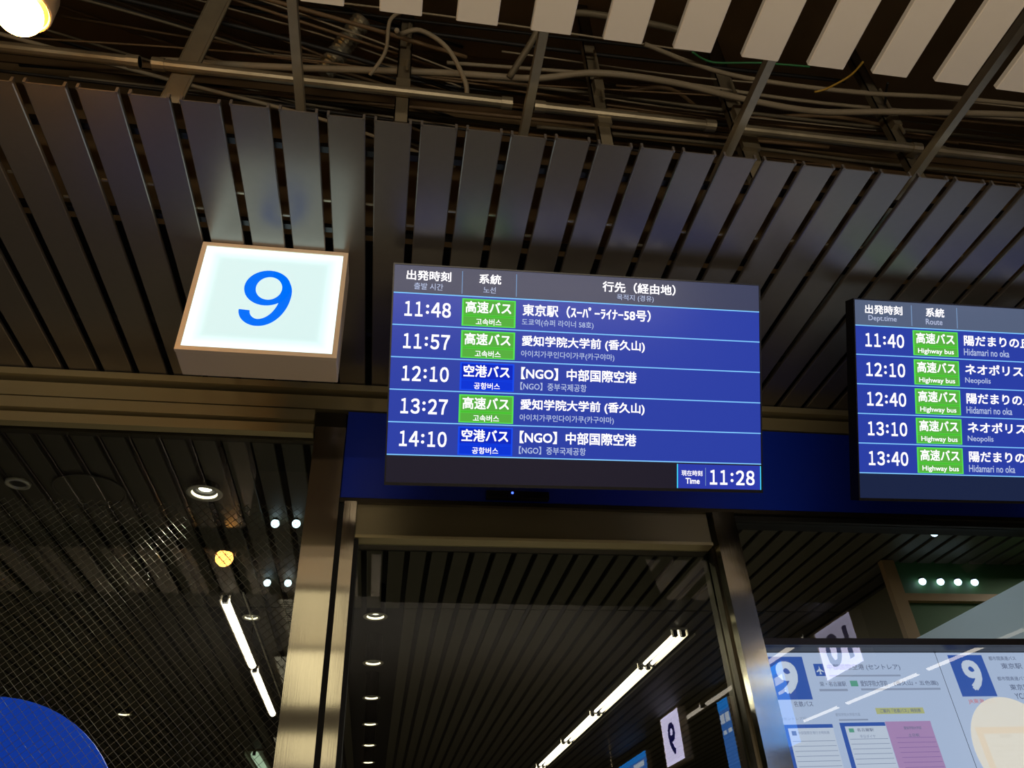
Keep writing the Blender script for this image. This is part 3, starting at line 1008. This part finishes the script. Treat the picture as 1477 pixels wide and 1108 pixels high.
display('large tilted departure display with Korean subtitles, right of the 9 sign', -0.0165, scr_hdr, scr_low, [
    ('11:48', '高速バス', '고속버스', '東京駅（ｽｰﾊﾟｰﾗｲﾅｰ58号）', '도쿄역(슈퍼 라이너 58호)', 0.985, 0.759),
    ('11:57', '高速バス', '고속버스', '愛知学院大学前 (香久山)', '아이치가쿠인다이가쿠(카구야마)', 0.962, 0.842),
    ('12:10', '空港バス', '공항버스', '【NGO】中部国際空港', '【NGO】중부국제공항', 0.930, 0.735),
    ('13:27', '高速バス', '고속버스', '愛知学院大学前 (香久山)', '아이치가쿠인다이가쿠(카구야마)', 0.962, 0.842),
    ('14:10', '空港バス', '공항버스', '【NGO】中部国際空港', '【NGO】중부국제공항', 0.930, 0.735)], 'ko', True)
display('tilted departure display with English subtitles, cut off at the right edge', 1.845, scr_hdr2, scr_low2, [
    ('11:40', '高速バス', 'Highway bus', '陽だまりの丘（東）', 'Hidamari no oka', 0.915, 0.690),
    ('12:10', '高速バス', 'Highway bus', 'ネオポリス（東）', 'Neopolis', 0.880, 0.598),
    ('12:40', '高速バス', 'Highway bus', '陽だまりの丘（東）', 'Hidamari no oka', 0.915, 0.690),
    ('13:10', '高速バス', 'Highway bus', 'ネオポリス（東）', 'Neopolis', 0.880, 0.598),
    ('13:40', '高速バス', 'Highway bus', '陽だまりの丘（東）', 'Hidamari no oka', 0.915, 0.690)], 'en', False)

# ------------------------------------------------------------------ services in the open slot between the two slat fields
for i, x in enumerate((-0.356, 0.389, 1.13, 1.875)):
    bm = bmesh.new()
    box(bm, x - 0.014, x + 0.014, 0.4, 2.9, 2.20 + H0, 2.204 + H0)
    box(bm, x - 0.014, x - 0.010, 0.4, 2.9, 2.204 + H0, 2.235 + H0)
    box(bm, x + 0.010, x + 0.014, 0.4, 2.9, 2.204 + H0, 2.235 + H0)
    tag(obj('support_channel', bm, MAT['galv']), 'straight grey steel channel crossing the open ceiling slot, %s from the left' % ['first', 'second', 'third', 'fourth'][i], 'rail', 'steel channels across the ceiling slot')
# jointed pipe
for i, (a, b) in enumerate(((-2.4, -0.9), (-0.86, 0.36), (0.44, 1.13), (1.20, 1.98), (2.04, 3.4))):
    bm = tube(bmesh.new(), [(a, 1.585, 2.40 + H0), (b, 1.585, 2.40 + H0)], 0.019, 12)
    for xx in (a + 0.02, b - 0.02):
        tube(bm, [(xx - 0.02, 1.585, 2.40 + H0), (xx + 0.02, 1.585, 2.40 + H0)], 0.023, 12)
    tag(obj('conduit_pipe', bm, MAT['galv'], smooth=False), 'grey conduit pipe along the open ceiling slot, %s length from the left' % ['first', 'second', 'third', 'fourth', 'fifth'][i], 'pipe', 'lengths of pipe in the ceiling slot')


def cable(pts, r, m, label, group=None, name='cable'):
    # smooth Catmull-Rom through pts
    P = [Vector((p[0], p[1], p[2] + H0)) for p in pts]
    P = [P[0]] + P + [P[-1]]
    out = []
    for i in range(1, len(P) - 2):
        for k in range(6):
            t_ = k / 6.0
            a, b, c, d = P[i - 1], P[i], P[i + 1], P[i + 2]
            out.append(0.5 * ((2 * b) + (c - a) * t_ + (2 * a - 5 * b + 4 * c - d) * t_ * t_ + (3 * b - a - 3 * c + d) * t_ ** 3))
    out.append(P[-2])
    o_ = obj(name, tube(bmesh.new(), out, r, 8), m, smooth=True)
    tag(o_, label, 'cable', group)
    return o_


cable([(-0.9, 1.70, 2.6), (-0.49, 1.674, 2.6), (0.115, 1.62, 2.6), (0.45, 1.60, 2.6), (0.69, 1.547, 2.6), (1.0, 1.55, 2.6), (1.25, 1.579, 2.6), (1.6, 1.60, 2.6), (1.95, 1.56, 2.6), (2.6, 1.50, 2.6), (3.2, 1.5, 2.6)], 0.013, MAT['cable'], 'thick pale flexible conduit waving along the open ceiling slot')
cable([(0.85, 1.44, 2.65), (1.2, 1.50, 2.62), (1.7, 1.50, 2.6), (2.2, 1.47, 2.6), (3.2, 1.45, 2.6)], 0.009, MAT['cable'], 'second pale cable right above the thick flexible conduit')
cable([(-0.06, 1.42, 2.5), (-0.05, 1.5, 2.62), (0.02, 1.5, 2.66), (0.12, 1.52, 2.60), (0.19, 1.58, 2.5), (0.2, 1.62, 2.45)], 0.009, MAT['cable'], 'arched grey cable looping over the bracket left of centre')
cable([(-0.15, 1.60, 2.5), (-0.10, 1.55, 2.58), (-0.09, 1.48, 2.66), (-0.05, 1.46, 2.7)], 0.007, MAT['cable'], 'short grey cable curling down beside the arched one')
cable([(0.35, 1.56, 2.52), (0.42, 1.46, 2.6), (0.47, 1.39, 2.66), (0.6, 1.37, 2.68), (0.9, 1.38, 2.68), (1.1, 1.40, 2.66)], 0.013, MAT['dull'], 'dark grey elbow of conduit under the cream slats')
cable([(1.62, 1.32, 2.5), (1.60, 1.38, 2.5), (1.54, 1.44, 2.5), (1.50, 1.46, 2.5)], 0.004, MAT['cable_yellow'], 'short yellow wire hanging between cream slats')
cable([(1.02, 1.42, 2.6), (1.12, 1.46, 2.62), (1.3, 1.44, 2.62), (1.5, 1.43, 2.62)], 0.004, MAT['cable_green'], 'thin green wire in the ceiling slot')
cable([(1.9, 1.50, 2.7), (1.93, 1.55, 2.72), (1.98, 1.62, 2.75)], 0.005, MAT['cable_black'], 'short black wire near the right clip')
cable([(0.9, 1.80, 2.9), (1.1, 1.76, 2.9), (1.4, 1.9, 2.95), (1.9, 1.8, 2.9), (2.6, 1.9, 2.95)], 0.010, MAT['cable_brown'], 'brown cable sagging along the back of the ceiling slot')
rng = random.Random(3)
for i in range(46):
    z = rng.uniform(2.62, 3.15)
    if i < 20:      # slanting bundle upper left
        f0 = rng.uniform(0.46, 0.64)
        f1 = f0 + rng.uniform(0.10, 0.16)
        xs = (-1.5, -0.9, -0.3, 0.2)
    else:
        f0 = rng.uniform(0.545, 0.70)
        f1 = f0 + rng.uniform(-0.02, 0.03)
        x_ = rng.uniform(-1.8, 1.2)
        xs = (x_, x_ + 0.8, x_ + 1.6, x_ + 2.6)
    pts = []
    for k, xx in enumerate(xs):
        f_ = f0 + (f1 - f0) * k / 3.0 + rng.uniform(-0.006, 0.006)
        pts.append((xx, f_ * z, z + rng.uniform(-0.015, 0.015)))
    cable(pts, rng.choice((0.004, 0.006, 0.008)), MAT[rng.choice(('cable_brown', 'cable_brown', 'cable', 'cable_black', 'dull'))],
          'thin dusty cable of the slanting bundle above the slot at upper left' if i < 20 else 'thin dusty cable running along above the open ceiling slot',
          'slanting bundle of cables at upper left' if i < 20 else 'cables along the ceiling slot')


def hanger(x, y, z0, z1, label, wd=0.05):
    t = thing('hanger_bracket', label, 'bracket', (x, y, z0))
    bm = bmesh.new()
    h = z1 - z0
    box(bm, -wd / 2, wd / 2, 0, 0.004, 0, h)
    box(bm, -wd / 2, -wd / 2 + 0.004, 0, 0.03, 0, h)
    box(bm, wd / 2 - 0.004, wd / 2, 0, 0.03, 0, h)
    obj('channel', bm, MAT['dull'], t)
    bm = bmesh.new()
    box(bm, -wd * 0.35, wd * 0.35, -0.028, 0.0, h * 0.35, h * 0.42)
    box(bm, -wd * 0.5, wd * 0.5, -0.018, 0.0, h * 0.16, h * 0.24)
    tube(bm, [(0.01, -0.02, h * 0.3), (0.01, -0.02, h * 0.62)], 0.006, 8)
    obj('clamp', bm, MAT['galv'], t)
    return t


hanger(-0.03, 1.60, 2.25, 3.2, 'steel hanger bracket with clamp, left of centre in the slot')
hanger(0.70, 1.60, 2.18, 3.2, 'steel hanger bracket with pale clip, centre of the slot')
hanger(1.30, 1.66, 2.22, 3.2, 'steel hanger bracket right of the third channel', 0.07)
hanger(1.97, 1.63, 2.25, 3.2, 'steel hanger bracket at the right end of the slot')
# round rods up to the deck, angled strut and corrugated duct
bm = bmesh.new()
d0, d1 = Vector((-0.62, 1.40, 2.78 + H0)), Vector((-0.80, 1.66, 2.30 + H0))
for s in (-0.03, 0.03):
    tube(bm, [d0 + Vector((s, 0, 0.0)), d1 + Vector((s, 0, 0.0))], 0.008, 6)
ax = (d1 - d0).normalized()
sd = Vector((1, 0, 0))
nrm = ax.cross(sd).normalized()
v = [d0 - sd * .035, d0 + sd * .035, d1 + sd * .035, d1 - sd * .035]
vv = [bm.verts.new(p) for p in v] + [bm.verts.new(p + nrm * 0.006) for p in v]
for q in ((0, 1, 2, 3), (7, 6, 5, 4), (0, 4, 5, 1), (1, 5, 6, 2), (2, 6, 7, 3), (3, 7, 4, 0)):
    bm.faces.new([vv[k] for k in q])
tag(obj('brace', bm, MAT['dull']), 'wide slanting steel brace above the slot at upper left', 'brace')
bm = bmesh.new()
prof = []
p0, p1 = Vector((-0.20, 1.60, 2.86 + H0)), Vector((-0.335, 1.72, 2.66 + H0))
N = 30
tube(bm, [p0.lerp(p1, i / N) for i in range(N + 1)], [0.034 + 0.006 * (i % 2) for i in range(N + 1)], 14)
tag(obj('flexible_duct', bm, MAT['duct'], smooth=False), 'short shiny corrugated duct above the slot at upper left', 'duct')
for i, (x0_, x1_, yy, zz) in enumerate(((-1.8, 3.2, 1.86, 2.75), (-1.8, 3.2, 2.02, 3.0), (0.2, 3.4, 1.95, 2.70))):
    bm = B(x0_, x1_, yy - 0.02, yy + 0.02, zz + H0, zz + 0.004 + H0)
    box(bm, x0_, x1_, yy - 0.02, yy - 0.016, zz + H0, zz + 0.035 + H0)
    box(bm, x0_, x1_, yy + 0.016, yy + 0.02, zz + H0, zz + 0.035 + H0)
    tag(obj('cable_tray', bm, MAT['cable_brown']), 'brown steel cable tray above the slot, %s' % ['lowest', 'highest', 'right-hand'][i], 'tray')

# amber spotlight at top left
t = thing('amber_spotlight', 'glowing amber spotlight hanging at the top left corner', 'light', (-1.032, 1.227, 2.015))
bm = lathe(bmesh.new(), [(0.060, 0.03), (0.066, 0.022), (0.070, 0.03), (0.066, 0.11), (0.03, 0.14), (0.0005, 0.14)], 28)
obj('housing', bm, MAT['amber_housing'], t, smooth=True)
bm = bmesh.new()
bmesh.ops.create_uvsphere(bm, u_segments=24, v_segments=14, radius=0.056)
obj('bulb', bm, MAT['amber'], t, smooth=True)
obj('stem', tube(bmesh.new(), [(0, 0, 0.13), (0, 0, 1.18)], 0.008, 8), MAT['dull'], t)
